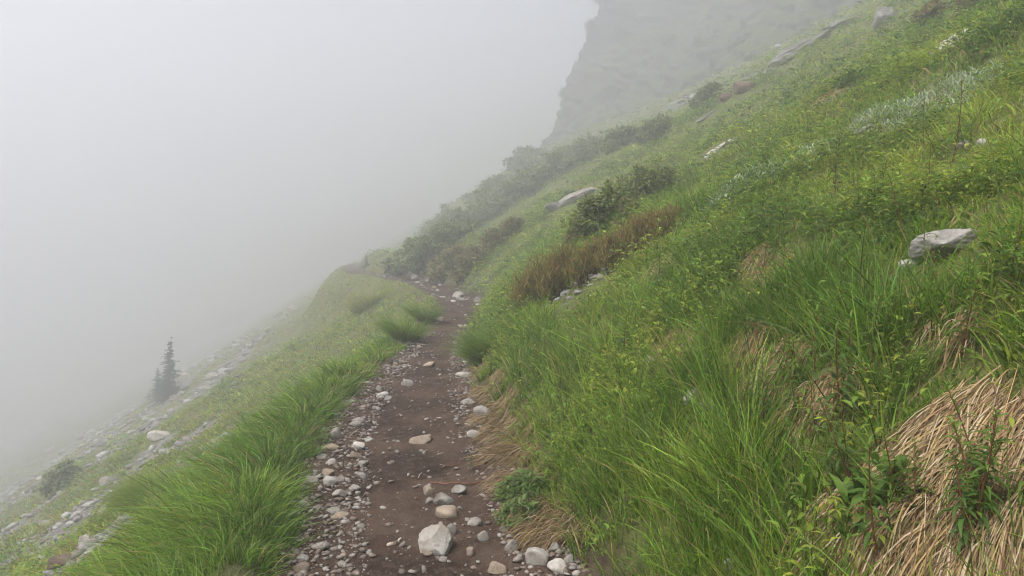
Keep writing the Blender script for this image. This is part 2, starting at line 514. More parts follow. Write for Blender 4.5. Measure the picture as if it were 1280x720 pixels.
def down_dir(x, y):
    n = nrm(x, y)
    d = np.stack([n[:, 0], n[:, 1], np.zeros(len(x))], -1)
    return unit(d), n

# ------------------------------------------------------------------ where things stand (photograph's own layout)
STRAW = [  # px, py of the top edge, width along the slope, length of the hang, blades, label
    (1262, 532, .62, .60, 4200, 'large mat of dead straw-coloured grass hanging down the cut bank beside the tall green grass'),
    (1170, 598, .36, .34, 1500, 'broad sheet of dry straw grass sprawling below the large straw mat, behind the leafy herbs'),
    (1045, 490, .24, .26, 700, 'short fringe of dead tan grass between a dark gap and the red-stemmed herb'),
    (985, 455, .30, .28, 900, 'tan fringe of dead grass over a dark hollow, middle one of the row of three'),
    (940, 432, .28, .22, 620, 'small pale fringe of dead grass, uppermost in the row of three on the bank'),
    (855, 428, .34, .26, 800, 'upright clump of dead straw under a leafy edge, uphill of two half-buried pale stones'),
    (706, 668, .35, .32, 800, 'lowest dead grass fringe at the near corner of the bank, touching the stone heap'),
    (692, 640, .30, .34, 700, 'dead grass fringe next above the lowest one at the near corner of the bank'),
    (672, 604, .36, .36, 900, 'dead grass fringe beside the small leafy cushions on the bank'),
    (658, 566, .42, .40, 1000, 'dead grass fringe level with the reddish brown twig on the trail'),
    (646, 532, .46, .36, 900, 'dead grass fringe hanging just below the whitish lump of rock on the trail edge'),
    (638, 502, .55, .40, 900, 'dead grass fringe hanging just beyond the whitish lump of rock on the trail edge'),
    (624, 474, .75, .34, 800, 'dry orange-tan grass skirt under a rounded green tussock at the trail edge'),
    (612, 452, .85, .28, 600, 'dry grass skirt beyond the rounded green tussock at the foot of the bank'),
    (602, 428, .95, .24, 450, 'small tan grass skirt farther along the trail edge where the path narrows'),
    (833, 335, .35, .22, 420, 'brown withered grass tuft poking out of green turf beside the rusty dwarf shrubs'),
    (960, 330, .5, .2, 360, 'tan withered patch in the green turf above the two half-buried stones'),
    (1190, 425, .30, .16, 160, 'narrow streak of dry stems lying in tall green grass below the white boulder'),
    (445, 455, .5, .4, 500, 'tan withered strip on the lower slope behind the tall green verge'),
    (1050, 118, .9, .4, 600, 'withered tan tuft beside flat grey rocks high on the green slope'),
]
_straw_pts = []
print('tree at', G(212, 500), G(200,640)[1], G(100,690)[1], G(300,440)[1], G(590,290)[1])
for px, py, wdt, lng, nb, lab in STRAW:
    p, d = G(px, py)
    _straw_pts.append((p, wdt, lng, nb, lab))

ROCKS = [  # px, py (centre of the foot), width px, height ratio, depth ratio, material, label
    (547, 690, 46, .84, .8, 'b', 'largest pale boulder standing on the dirt trail, rounded with a brown-stained side'),
    (1184, 312, 88, .31, .9, 'b', 'big flat-topped whitish boulder half sunk in tall green grass, dry stems over its top'),
    (1135, 338, 22, .6, .8, 'b', 'small white rock in the grass just below the big flat-topped boulder'),
    (1030, 305, 1, .1, .1, None, ''),
    (810, 460, 20, .9, .8, 'b', 'lone pale grey stone half hidden in lush grass on the bank above the trail'),
    (865, 506, 22, .9, .8, 'b', 'upper of two pale stones around a dark gap in the grassy bank'),
    (886, 516, 20, 1.0, .8, 'b', 'lower of two pale stones around a dark gap in the grassy bank'),
    (912, 714, 22, .7, .8, 's', 'grey stone peeping from the tall grass at the bottom of the bank'),
    (1103, 34, 34, .75, .8, 'o', 'dark blocky boulder on the skyline high up the green slope'),
    (930, 114, 26, .6, .8, 'r', 'rust-brown boulder lying at the foot of the grey slabs'),
    (908, 124, 18, .5, .8, 'r', 'smaller rust-brown stone right beside the rust-brown boulder'),
    (950, 98, 62, .20, .8, 'o', 'lowest grey slab of the dipping slabs at the cliff foot'),
    (1000, 64, 78, .20, .8, 'o', 'longest grey slab, in the middle of the dipping slabs at the cliff foot'),
    (1050, 32, 58, .20, .8, 'o', 'highest grey slab of the dipping slabs at the cliff foot'),
    (722, 250, 64, .21, 1.1, 'b', 'long pale rock ledge crossing the green slope above the dark shrubs'),
    (694, 262, 26, .4, .6, 'o', 'short rock block at the lower end of the long pale ledge'),
    (1195, 52, 62, .20, 1.0, 'b', 'flat grey rock shelf in tall grass near the top of the slope'),
    (1158, 70, 32, .3, .6, 'r', 'reddish earthy rock end below the flat grey shelf near the slope top'),
    (1050, 124, 40, .22, .5, 'o', 'low grey stone sill by a withered tan tuft on the upper slope'),
    (882, 148, 30, .18, .4, 'o', 'slender pale slab tilted on the slope just below the rust-brown boulder'),
    (897, 190, 44, .17, 1.1, 'b', 'flat bare rock streak in grass beneath the slender tilted slab'),
    (1228, 184, 16, .7, .8, 'b', 'upper white stone of the pair in the grass right of the silvery herbs'),
    (1203, 187, 16, .6, .8, 'b', 'second white stone of the pair, nearer the silvery herbs'),
    (1085, 165, 24, .4, .7, 's', 'dull grey stone between patches of silvery herbs'),
    (795, 290, 14, .6, .7, 's', 'grey stone wedged between the dark round shrub and the rusty dwarf shrubs'),
    (845, 262, 16, .7, .7, 's', 'small grey stone in turf just uphill of the rusty dwarf shrubs'),
    (540, 352, 14, .5, .7, 'b', 'pale boulder beside the trail where it bends out of sight'),
    (520, 350, 14, .6, .7, 's', 'grey stone on the far bend of the trail next to a pale boulder'),
    (573, 372, 17, .45, .7, 's', 'broad grey stone at the inner edge of the trail bend'),
    (598, 377, 13, .5, .7, 's', 'light stone at the foot of the bank by the trail bend'),
    (640, 388, 14, .6, .7, 's', 'greyish stone in grass below the rusty shrubs beside the trail'),
    (235, 478, 26, .5, .7, 'b', 'white block on the misty lower slope beside the conifer'),
    (268, 472, 20, .4, .7, 'b', 'small white slab on the misty slope uphill of the conifer'),
    (200, 548, 30, .4, .6, 'b', 'flat pale slab in the scree below the conifer'),
    (134, 608, 24, .6, .7, 'b', 'pale angular block at the top of a scree streak on the lower slope'),
    (152, 655, 16, .7, .8, 's', 'grey block in the scree under a bright green tussock'),
    (108, 682, 18, .9, .7, 's', 'upright grey block in the nearest scree, next to orange-stained rock'),
    (85, 703, 44, .3, .6, 'r', 'orange-stained flat rock in the nearest scree band'),
    (55, 706, 26, .5, .7, 's', 'rounded grey block at the lower end of the nearest scree band'),
    (130, 640, 14, .7, .8, 'b', 'cream stone standing in weeds beside the nearest scree band'),
    (367, 388, 12, .7, .8, 'b', 'little white stone on the grassy slope under the trail bend'),
]
TRAIL = [  # px, py, width px, height ratio, material, label
    (527, 552, 30, .35, 't', 'flat tan stone lying alone in the middle of the dirt trail'),
    (492, 683, 26, .15, 'w', ''),
    (413, 606, 18, .7, 'b', 'white blocky stone on the left trail margin, in a close group of pale stones'),
    (423, 602, 16, .45, 's', 'flat pale stone touching the white blocky stone on the left margin'),
    (410, 596, 16, .5, 't', 'beige stone just behind the white blocky stone on the left margin'),
    (424, 619, 18, .5, 's', 'rounded pale stone in front of the white blocky stone on the left margin'),
    (389, 603, 20, .45, 's', 'long grey stone by the verge grass, next to the group of pale stones'),
    (379, 701, 18, .4, 'b', 'flat white stone by the left verge at the near end of the trail'),
    (428, 700, 10, .6, 't', 'small tan stone by itself near the lower left of the trail'),
    (564, 667, 18, .8, 's', 'blue-grey stone leaning behind the largest pale boulder'),
    (558, 646, 28, .5, 't', 'cream stone with a flat top behind the largest pale boulder'),
    (555, 630, 30, .45, 's', 'wide grey stone partly buried in the trail behind the cream stone'),
    (536, 620, 15, .8, 't', 'upright tan stone left of the wide grey buried stone'),
    (538, 630, 12, .6, 's', 'little grey-tan stone below the upright tan stone'),
    (573, 616, 22, .45, 's', 'dark grey flat stone beside the reddish twig on the trail'),
    (592, 656, 20, .45, 's', 'pale grey oval stone on the bare trail right of the cream stone'),
    (604, 675, 18, .55, 's', 'pale stone in the first gap between boulder and straw fringe'),
    (632, 664, 20, .6, 's', 'dull grey stone lying below the straw fringe'),
    (588, 694, 12, .9, 't', 'orange-tan pebble standing right of the largest pale boulder'),
    (640, 690, 22, .8, 's', 'split grey stone at the trail edge above the near stone heap'),
    (672, 702, 30, .7, 's', 'biggest grey stone in the heap at the near corner of the bank'),
    (697, 716, 26, .7, 'b', 'whitest stone in the heap at the near corner of the bank'),
    (693, 690, 18, .6, 's', 'upper stone of the heap at the near corner of the bank'),
    (712, 704, 16, .6, 's', 'grey stone tucked into grass beside the near stone heap'),
    (623, 716, 24, .6, 't', 'tan stone at the bottom of the trail, left of the near stone heap'),
    (540, 692, 26, .3, 't', 'brown flat stone lying at the foot of the largest pale boulder'),
    (605, 525, 26, .8, 'b', 'whitish lump of rock under grass on the right trail edge'),
    (592, 546, 18, .5, 's', 'grey stone on the right trail edge below the whitish lump'),
    (585, 505, 20, .35, 's', 'flat grey stone along the right trail edge, beyond the whitish lump'),
    (580, 470, 22, .3, 'b', 'long pale stone at the right trail edge under the tan grass skirt'),
    (536, 458, 16, .4, 't', 'small tan slab in the middle of the trail where it narrows'),
    (450, 560, 18, .5, 'b', 'pale stone among the heaped stones on the left margin halfway along'),
    (445, 572, 16, .5, 't', 'beige stone nearest the tread in the left margin heap halfway along'),
    (420, 549, 14, 1.0, 's', 'upright grey stone leaning on the left verge grass'),
    (478, 497, 16, .6, 'b', 'white stone on the left margin below the last green verge tussock'),
    (508, 482, 18, .5, 's', 'broad pale stone by the left verge before the narrowing'),
    (440, 590, 10, .6, 's', ''),
]
_rock_pts = []
for r in ROCKS:
    if r[5] is None: continue
    p, d = G(r[0], r[1]); _rock_pts.append((p, d, r))
_trail_pts = []
for r in TRAIL:
    if not r[5]: continue
    p, d = G(r[0], r[1]); _trail_pts.append((p, d, r))

_pk, _ = G(736, 349)
def clear_mask(x, y):
    """1 where grass may grow, 0 inside rocks and under straw mats."""
    m = np.ones(len(x))
    for p, d, r in _rock_pts:
        w = r[2] / FPX * d
        q = np.hypot(x - p[0], y - p[1])
        m = np.minimum(m, sstep(.38 * w, .62 * w, q))
        # a little gap towards the camera so that the stone can be seen over the blades
        toward = unit(np.array([-p[0], -p[1]]))
        s = (x - p[0]) * toward[0] + (y - p[1]) * toward[1]; t = np.abs((x - p[0]) * -toward[1] + (y - p[1]) * toward[0])
        m = np.where((s > 0) & (s < (.12 if d < 2.6 else .45 if d < 6 else .5 if d < 14 else .8)) & (t < .55 * w), np.minimum(m, .04), m)
    q = np.hypot(x - _pk[0], (y - _pk[1]) * .7)
    m = np.where(q < .42, .02, m); m = np.where((np.abs((x + .08) - _pk[0]) < .45) & (y < _pk[1]) & (y > _pk[1] - .9), np.minimum(m, .05), m)
    for p, w, l, nb, lab in _straw_pts:
        dx, dy = x - p[0], y - p[1]
        inside = (dx < .03) & (dx > -l * .75) & (np.abs(dy - .15 * dx) < w * .55)
        m = np.where(inside, np.minimum(m, .08), m)
        if p[0] > 1.0 and p[1] < 6:
            tw_ = unit(np.array([-p[0], -p[1]])); s = dx * tw_[0] + dy * tw_[1]; t = np.abs(dx * -tw_[1] + dy * tw_[0])
            m = np.where((s > 0) & (s < .45 + l * .5) & (t < w * .5), np.minimum(m, .07), m)
    return m

# ------------------------------------------------------------------ green grass
GREEN_DARK, GREEN_MID, GREEN_YEL = (.088, .165, .020), (.170, .255, .032), (.275, .335, .048)
def polar(n, d0, d1, power, a0=R(-46), a1=R(58)):
    """n points around the walker's place, density falling as distance**power."""
    u = rng.random(n); k = 2 + power
    d = (d0 ** k + u * (d1 ** k - d0 ** k)) ** (1 / k) if abs(k) > 1e-6 else d0 * (d1 / d0) ** u
    a = rng.uniform(a0, a1, n)
    return np.sin(a) * d, np.cos(a) * d, d

def verge(x, y):
    """long sedge: the outer verge, and patches of the bank"""
    t = x - xc(y); w = tw(y)
    left = sstep(-w - 1.15, -w - .7, t + .3 * vnoise(y / 1.1, x / 1.1, 81)) * (t < -w) * sstep(15, 10, y)
    left2 = .8 * sstep(-w - 1.1, -w - .6, t) * (t < -w) * sstep(.1, .35, vnoise(y / 1.9 + 3, y * 0, 82)) * (y >= 10) * sstep(24, 20, y)
    right = (t > w) * sstep(.05, .35, vnoise(x / 1.1 + 7, y / 1.5, 83) + .55 * sstep(w + 1.5, w + .3, t) - .28 * sstep(w + 1.2, w + 2.5, t))
    return np.maximum(np.maximum(left, left2), right)

def grass_zone(n_tufts, d0, d1, power, blades, segs, wid):
    x, y, d = polar(n_tufts, d0, d1, power)
    t = x - xc(y); w = tw(y) + .07 * vnoise(y / .45, x * 0, 21) + .05 * vnoise(y / 1.3, x * 0, 22)
    keep = (np.abs(t) > w + .02) & (y > -2)
    cm = clear_mask(x, y)
    full = rng.random(len(x)) < cm
    keep &= full | ((cm > .01) & (rng.random(len(x)) < .7))
    keep &= rng.random(len(x)) > 1.15 * scree_mask(x, y)
    keep &= rng.random(len(x)) < .12 + .95 * sstep(-.50, -.10, vnoise(x / .5, y / .5, 84))      # gaps between tufts
    keep &= ~((x > 10.5 - .0 * y) & (y > 60))
    x, y, d = x[keep], y[keep], d[keep]; full = full[keep]
    t = x - xc(y)
    vg = verge(x, y)
    sedge = rng.random(len(x)) < vg
    n = len(x)
    # how tall the tufts of a place are
    hgt = np.where(sedge, .39 + .16 * vnoise(x / .55, y / .55, 85), .165 + .075 * vnoise(x / .8, y / .8, 86))
    edge_fall = sstep(0, .5, np.abs(t) - tw(y))
    hgt = hgt * (.5 + .5 * edge_fall) * np.where((np.abs(t) < 1.6) & (y > 9), .72, 1.0) * (1 + .14 * rng.normal(size=n))
    hgt = np.where(full, hgt, np.minimum(hgt * .32, .09))
    tone = vnoise(x / 1.6 + 50, y / 2.2, 87) + .5 * vnoise(x / .5, y / .5, 88) + .35 * rng.normal(size=n)
    c_s = np.where((tone > .15)[:, None], np.array(GREEN_MID), np.array(GREEN_DARK))
    c_m = np.where((tone > .25)[:, None], np.array(GREEN_YEL), np.where((tone < -.5)[:, None], np.array(GREEN_DARK) * 1.2, np.array(GREEN_MID)))
    tc = np.where(sedge[:, None], c_s, c_m)
    dn, nn = down_dir(x, y)
    z = H(x, y)
    # blades of each tuft
    k = blades
    ii = np.repeat(np.arange(n), k)
    m = len(ii)
    ang = rng.uniform(0, 2 * np.pi, m); rad = np.sqrt(rng.random(m)) * np.where(sedge[ii], .07, .075) * np.maximum(1, d[ii] / 9) ** .8
    ox, oy = np.cos(ang) * rad, np.sin(ang) * rad
    rx, ry = x[ii] + ox, y[ii] + oy
    root = np.stack([rx, ry, H(rx, ry) - .015], -1)
    outw = np.stack([np.cos(ang), np.sin(ang), np.zeros(m)], -1)
    spread = (.16 + .22 * rng.random(m))[:, None]
    d0v = unit(np.array([0, 0, 1.]) + (.15 * (t[ii] < 0))[:, None] * nn[ii] + spread * outw + (.22 * (t[ii] < 0) + .0 * (t[ii] > 0))[:, None] * dn[ii] + .26 * rng.normal(size=(m, 3)))
    lean = unit((.5 * (t[ii] < 0) + (.15) * (t[ii] > 0))[:, None] * dn[ii] + .8 * outw + .35 * rng.normal(size=(m, 3)) * np.array([1, 1, .2]) + np.array([0, 0, -.75]))
    L = hgt[ii] * (.55 + .6 * rng.random(m))
    dr = np.where(sedge[ii], np.where(t[ii] < 0, .25, .10) + .45 * rng.random(m), .12 + .45 * rng.random(m))
    W = wid * np.where(sedge[ii], .85, 1.15) * (.45 + 1.0 * rng.random(m) ** 1.5) * np.maximum(1, d[ii] / 5.0) ** .85
    col = tc[ii] * np.clip(1 + .32 * rng.normal(size=(m, 1)), .35, 2) * (1 + .08 * rng.normal(size=(m, 3)))
    dead = rng.random(m) < np.where(sedge[ii], .05, .12) + .14 * (t[ii] < -2.4)
    col = np.where(dead[:, None], np.array([.34, .25, .12]) * (.7 + .5 * rng.random((m, 1))), col)
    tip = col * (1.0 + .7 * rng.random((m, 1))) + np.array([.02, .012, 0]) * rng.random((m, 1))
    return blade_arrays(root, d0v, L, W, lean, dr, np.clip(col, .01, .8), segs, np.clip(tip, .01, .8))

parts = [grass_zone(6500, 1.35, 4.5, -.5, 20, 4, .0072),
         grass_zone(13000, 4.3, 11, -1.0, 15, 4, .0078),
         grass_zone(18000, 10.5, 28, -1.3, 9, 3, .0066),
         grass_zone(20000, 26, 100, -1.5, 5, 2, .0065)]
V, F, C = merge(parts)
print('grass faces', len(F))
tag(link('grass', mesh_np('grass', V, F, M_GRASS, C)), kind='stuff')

# ------------------------------------------------------------------ low broad-leaved ground cover
def cover_zone(n_pl, d0, d1, power, per, size):
    x, y, d = polar(n_pl, d0, d1, power)
    t = x - xc(y); w = tw(y)
    want = np.where(t > 0, .10 + .90 * sstep(-.05, .30, vnoise(x / 1.3 + 20, y / 1.7, 91) + .35 * vnoise(x / .45, y / .5, 95)), .35 * sstep(.0, .3, vnoise(x / 1.2, y / 2, 92)) * sstep(-1.5, -3, t))
    keep = (np.abs(t) > w + .05) & (rng.random(len(x)) < want) & (rng.random(len(x)) < clear_mask(x, y)) & (rng.random(len(x)) > scree_mask(x, y))
    x, y, d = x[keep], y[keep], d[keep]
    n = len(x)
    tone = vnoise(x / .9 + 5, y / 1.2, 93) + .4 * rng.normal(size=n)
    pc = np.where((tone > .35)[:, None], np.array([.27, .33, .045]), np.where((tone < -.45)[:, None], np.array([.080, .140, .028]), np.array([.165, .245, .038])))
    hh = (.09 + .13 * rng.random(n) + .07 * vnoise(x / .4, y / .4, 94))
    ii = np.repeat(np.arange(n), per); m = len(ii)
    sc = np.maximum(1, d[ii] / 6) ** .8
    off = rng.normal(size=(m, 2)) * .05 * sc[:, None]
    rx, ry = x[ii] + off[:, 0], y[ii] + off[:, 1]
    root = np.stack([rx, ry, H(rx, ry) + hh[ii] * rng.random(m) * 1.3], -1)
    a = rng.uniform(0, 2 * np.pi, m)
    dv = unit(np.stack([np.cos(a), np.sin(a), .25 + .6 * rng.random(m)], -1))
    up = unit(np.stack([.2 * rng.normal(size=m), .2 * rng.normal(size=m), np.ones(m)], -1))
    L = size * (.6 + .8 * rng.random(m)) * sc
    col = np.clip(pc[ii] * (1 + .2 * rng.normal(size=(m, 1))) * (1 + .07 * rng.normal(size=(m, 3))), .01, .7)
    V, F, C = leaf_arrays(root, dv, up, L, L * (.22 + .18 * rng.random(m)), col)
    return V, fix_quads(F), C
V, F, C = merge([cover_zone(5200, 1.6, 5, -.5, 14, .044), cover_zone(24000, 4.6, 13, -1.0, 11, .052), cover_zone(17000, 12, 32, -1.3, 8, .060), cover_zone(8000, 30, 90, -1.4, 4, .07)])
print('cover tris', len(F))
tag(link('ground_cover', mesh_np('ground_cover', V, F, M_LEAF, C)), kind='stuff')

# ------------------------------------------------------------------ straw mats (dead grass of last year)
def straw_mesh(p, w, l, nb):
    """blades that follow the bank downhill from a top edge; coordinates about p"""
    s = rng.uniform(-.5, .5, nb) * w; back = np.abs(rng.normal(size=nb)) * .06
    x0 = p[0] + .06 - .75 * l * rng.random(nb) ** 1.3 + .03 * rng.normal(size=nb) + .05 * vnoise(s / .12, s * 0, 97)
    y0 = p[1] + s
    L = l * (.25 + (.42 if p[0] < 1.2 else .6) * rng.random(nb)) * (1 - .4 * (2 * s / w) ** 2)
    seg = 6
    t = np.linspace(0, 1, seg + 1)[None]
    spread = (.42 * rng.normal(size=nb) + .15 * s / w + .35 * vnoise(s / .16, s * 0 + 3, 98))[:, None]
    x = x0[:, None] - L[:, None] * t * .92
    y = y0[:, None] + L[:, None] * ((spread - .38) * t + .22 * rng.normal(size=(nb, 1)) * t * t)
    lift = (.005 + .055 * rng.random(nb) ** 2.5)[:, None]
    z = H(x, y, False) + .012 + lift * np.sin(np.pi * np.clip(t * .92 + .12, 0, 1)) + .02 * (1 - t)
    P = np.stack([x, y, z], -1) - p
    tang = unit(P[:, 1:2] - P[:, :1])[:, 0]
    side = unit(np.cross(tang, unit(rng.normal(size=(nb, 3)) * .6 + np.array([0, 0, 1.]))))
    W = .0036 * (.6 + .8 * rng.random(nb)) * max(1, np.hypot(p[0], p[1]) / 5) ** .8
    prof = np.array([.8, 1, 1, .9, .7, .5, .15])[None, :, None]
    hw = .5 * W[:, None, None] * prof * side[:, None]
    V = np.stack([P - hw, P + hw], 2).reshape(-1, 3)
    base = (np.arange(nb) * (seg + 1) * 2)[:, None] + np.arange(seg)[None] * 2
    F = np.stack([base, base + 1, base + 3, base + 2], -1).reshape(-1, 4)
    tone = rng.random((nb, 1))
    col = np.array([.37, .258, .130]) * (.30 + .95 * tone) * (1 + .06 * rng.normal(size=(nb, 3)))
    col = np.where(rng.random((nb, 1)) < .15, np.array([.50, .40, .27]), col) * (.72 if p[0] < 1.2 else 1.0)
    C = np.repeat(np.clip(col, .02, .7)[:, None], (seg + 1) * 2, 1).reshape(-1, 3)
    return mesh_np('dead_grass', V, F, M_STRAW, C)
for p, w, l, nb, lab in _straw_pts:
    o = link('dead_grass_tuft', straw_mesh(p, w, l, nb), loc=p)
    tag(o, lab, 'dead grass', 'tufts of dead grass on the slope')

# ------------------------------------------------------------------ stones
def rock_verts(sub, seed, amp=.22, cuts=9, flat=1.0):
    bm = bmesh.new(); bmesh.ops.create_icosphere(bm, subdivisions=sub, radius=1.0)
    r = random.Random(seed); off = Vector((r.uniform(-50, 50), r.uniform(-50, 50), r.uniform(-50, 50)))
    planes = []
    for _ in range(cuts):
        n = Vector((r.gauss(0, 1), r.gauss(0, 1), r.gauss(0, 1))).normalized(); planes.append((n, r.uniform(.50, .84)))
    for v in bm.verts:
        c = v.co.copy()
        c *= 1 + amp * mnoise.fractal(c * 1.1 + off, 1.0, 2.0, 3)
        for n, o in planes:
            d = c.dot(n) - o
            if d > 0: c -= n * d * .92
        if sub > 2: c *= 1 + .05 * mnoise.fractal(c * 4.5 + off, 1.0, 2.0, 3) + .015 * mnoise.noise(c * 16 + off)
        v.co = c
    bm.verts.index_update()
    V = np.array([v.co[:] for v in bm.verts]); Fc = np.array([[v.index for v in f.verts] for f in bm.faces])
    bm.free()
    lo, hi = V.min(0), V.max(0)
    V = (V - (lo + hi) / 2) / (hi - lo)          # unit box
    return V, Fc
def rock_mesh(name, sub, seed, mat, dims, **kw):
    V, Fc = rock_verts(sub, seed, **kw)
    return mesh_np(name, V * np.array(dims), Fc, mat, smooth=(sub > 3))
MAT = {'b': M_BOULDER, 's': M_STONE, 'o': M_OUTCROP, 'r': M_RUST}
M_TAN = mat_rock('tan_stone', (.20, .155, .115), (.34, .28, .215), (.13, .095, .07), scale=9)
MAT['t'] = M_TAN
NAME = {'b': 'boulder', 's': 'stone', 'o': 'rock', 'r': 'rock', 't': 'stone'}
k = 0
for p, d, r in _rock_pts:
    k += 1
    w = r[2] / FPX * d; h = w * r[3]; dp = w * r[4]
    big = r[2] > 26
    me = rock_mesh('rock', 5 if r[2] > 40 else (4 if big else 3), 100 + k, MAT[r[5]], (w, dp, h * 1.35), amp=.30 if r[5] == 'o' else .22, cuts=14 if r[5] in 'or' else 10)
    nn = nrm(np.array([p[0]]), np.array([p[1]]))[0]
    o = link(NAME[r[5]], me, loc=(p[0], p[1], p[2] + h * (.10 if r[0] in (547, 1184) else .22 if r[3] > .3 else .10)))
    # long ledges lie along the slope's fall in the picture; blocks keep upright
    if r[3] < .30 and r[5] in 'ob': o.rotation_euler = (0, -math.atan2(-nn[0], nn[2]) * .8, random.uniform(-.15, .15))
    elif r[3] < .45: o.rotation_euler = (random.uniform(-.05, .05), -.12, random.uniform(-.2, .2))
    else: o.rotation_euler = (random.uniform(-.2, .2), random.uniform(-.2, .2), random.uniform(-.5, .5))
    tag(o, r[6], 'boulder' if big else 'stone')
for p, d, r in _trail_pts:
    k += 1
    w = r[2] / FPX * d; h = w * r[3]
    me = rock_mesh('stone', 3, 300 + k, MAT[r[4]], (w, w * random.uniform(.65, .9), h * 1.3), cuts=11)
    o = link('stone', me, loc=(p[0], p[1], p[2] + h * .22), rot=(random.uniform(-.15, .15), random.uniform(-.15, .15), random.uniform(-.6, .6)))
    tag(o, r[5], 'stone', 'larger stones on the trail')

# smaller trail stones: one object each
PROTO = []
for i in range(22):
    m = [M_STONE, M_STONE, M_STONE, M_TAN, M_BOULDER][i % 5]
    PROTO.append(rock_mesh('stone', 2 if i % 2 else 3, 500 + i, m, (1, random.uniform(.6, .95), random.uniform(.35, .7)), cuts=9))
GROUPS = {
    'left': ('small pale stone lying in the loose gravel along the verge side of the trail', 'small stones along the verge side of the trail'),
    'right': ('small grey stone lying at the foot of the cut bank beside the trail', 'small stones along the bank side of the trail'),
    'mid': ('small stone set in the brown dirt in the middle of the trail', 'small stones in the middle of the trail'),
    'bend': ('small grey stone scattered on the misty far bend of the trail', 'small stones on the far bend of the trail'),
}
placed = [(p[0], p[1], r[2] / FPX * d * .5) for p, d, r in _trail_pts] + [(p[0], p[1], r[2] / FPX * d * .5) for p, d, r in _rock_pts]
def try_stone(kind, y, t, size):
    x = float(xc(y)) + t
    for q in placed:
        if math.hypot(x - q[0], y - q[1]) < (q[2] + size * .5) * .85: return False
    placed.append((x, y, size * .5))
    me = random.choice(PROTO)
    z = float(H(x, y))
    o = link('stone', me, loc=(x, y, z + size * .04), rot=(random.uniform(-.3, .3), random.uniform(-.3, .3), random.uniform(0, 6.3)), scale=(size,) * 3)
    tag(o, GROUPS[kind][0], 'stone', GROUPS[kind][1])
    return True
def fill(kind, n, y0, y1, tf, s0, s1):
    c = 0; tries = 0
    while c < n and tries < n * 12:
        tries += 1
        y = y0 + (y1 - y0) * random.random() ** 1.3
        w = float(tw(y))
        if try_stone(kind, y, tf(w), s0 + (s1 - s0) * random.random() ** 2.2): c += 1
fill('left', 125, 3.6, 13.5, lambda w: -w * random.uniform(.38, 1.02), .03, .12)
fill('right', 75, 3.4, 14, lambda w: w * random.uniform(.55, 1.02), .025, .11)
fill('mid', 40, 3.3, 13, lambda w: w * random.uniform(-.6, .6), .02, .06)
fill('bend', 45, 14, 33, lambda w: w * random.uniform(-1.1, 1.1), .05, .22)

# ------------------------------------------------------------------ gravel on the trail and scree on the slopes: nobody could count them
def scatter_rocks(name, x, y, size, mat, sub=1, nproto=10, sink=.12):
    protos = [rock_verts(sub, 700 + i, amp=.3, cuts=7) for i in range(nproto)]
    Vs, Fs, o = [], [], 0
    which = rng.integers(0, nproto, len(x)); z = H(x, y)
    Cs = []
    for i in range(nproto):
        s = which == i; n = int(s.sum())
        if not n: continue
        V0, F0 = protos[i]
        a = rng.uniform(0, 2 * np.pi, n); ca, sa = np.cos(a), np.sin(a)
        asp = np.stack([np.ones(n), rng.uniform(.6, .95, n), rng.uniform(.25, .65, n)], -1) * size[s][:, None]
        P = V0[None] * asp[:, None]
        tilt = rng.normal(size=n) * .3; ct, st = np.cos(tilt)[:, None], np.sin(tilt)[:, None]
        px_, pz_ = P[..., 0] * ct - P[..., 2] * st, P[..., 0] * st + P[..., 2] * ct
        qx = px_ * ca[:, None] - P[..., 1] * sa[:, None]; qy = px_ * sa[:, None] + P[..., 1] * ca[:, None]
        Q = np.stack([qx + x[s][:, None], qy + y[s][:, None], pz_ + (z[s] + sink * size[s])[:, None]], -1)
        Vs.append(Q.reshape(-1, 3)); Fs.append((F0[None] + (np.arange(n) * len(V0))[:, None, None]).reshape(-1, 3) + o); o += n * len(V0)
        Cs.append(np.repeat(rng.random(n), len(V0)))
    V = np.concatenate(Vs); F = np.concatenate(Fs); c = np.concatenate(Cs)
    C = np.stack([c, c, c], -1)
    tag(link(name, mesh_np(name, V, F, mat, C)), kind='stuff')

def mat_pebble(name, lo, hi, tan):
    m, n, b = new_mat(name)
    at = nd(n, 'ShaderNodeAttribute', attribute_name='col')
    sp = n.nodes.new('ShaderNodeSeparateColor'); n.links.new(at.outputs['Color'], sp.inputs[0])
    pos = nd(n, 'ShaderNodeNewGeometry').outputs['Position']
    a = noise_n(n, pos, 25, 5, .65)
    col = mixc(n, sp.outputs[0], lo, hi)
    r = n.nodes.new('ShaderNodeMath'); r.operation = 'PINGPONG'; n.links.new(math_n(n, 'MULTIPLY', sp.outputs[0], 7.3), r.inputs[0]); r.inputs[1].default_value = 1.0
    col = mixc(n, math_n(n, 'MULTIPLY', ramp(n, r.outputs[0], .55, .8), .8), col, tan)
    col = mixc(n, math_n(n, 'MULTIPLY', ramp(n, a, .5, .72), .55), col, tuple(.5 * q for q in lo))
    n.links.new(col, b.inputs['Base Color']); b.inputs['Roughness'].default_value = .85; b.inputs['Specular IOR Level'].default_value = .2
    bump(n, b, a, .5, .02)
    return m
M_PEB = mat_pebble('trail_gravel', (.13, .105, .088), (.34, .315, .285), (.15, .105, .078))
M_SCR = mat_pebble('slope_scree', (.12, .117, .11), (.38, .37, .355), (.19, .165, .14))

n = 11000
y = 3.0 + 11 * rng.random(n) ** 1.6; w = tw(y)
e = rng.random(n); tt = np.where(e < .48, -w * (1.04 - .62 * rng.random(n) ** 1.2), np.where(e < .78, w * (1.04 - .5 * rng.random(n) ** 1.2), w * rng.uniform(-1, 1, n)))
size = .007 + .045 * rng.random(n) ** 4.2
scatter_rocks('gravel', xc(y) + tt, y, size, M_PEB)

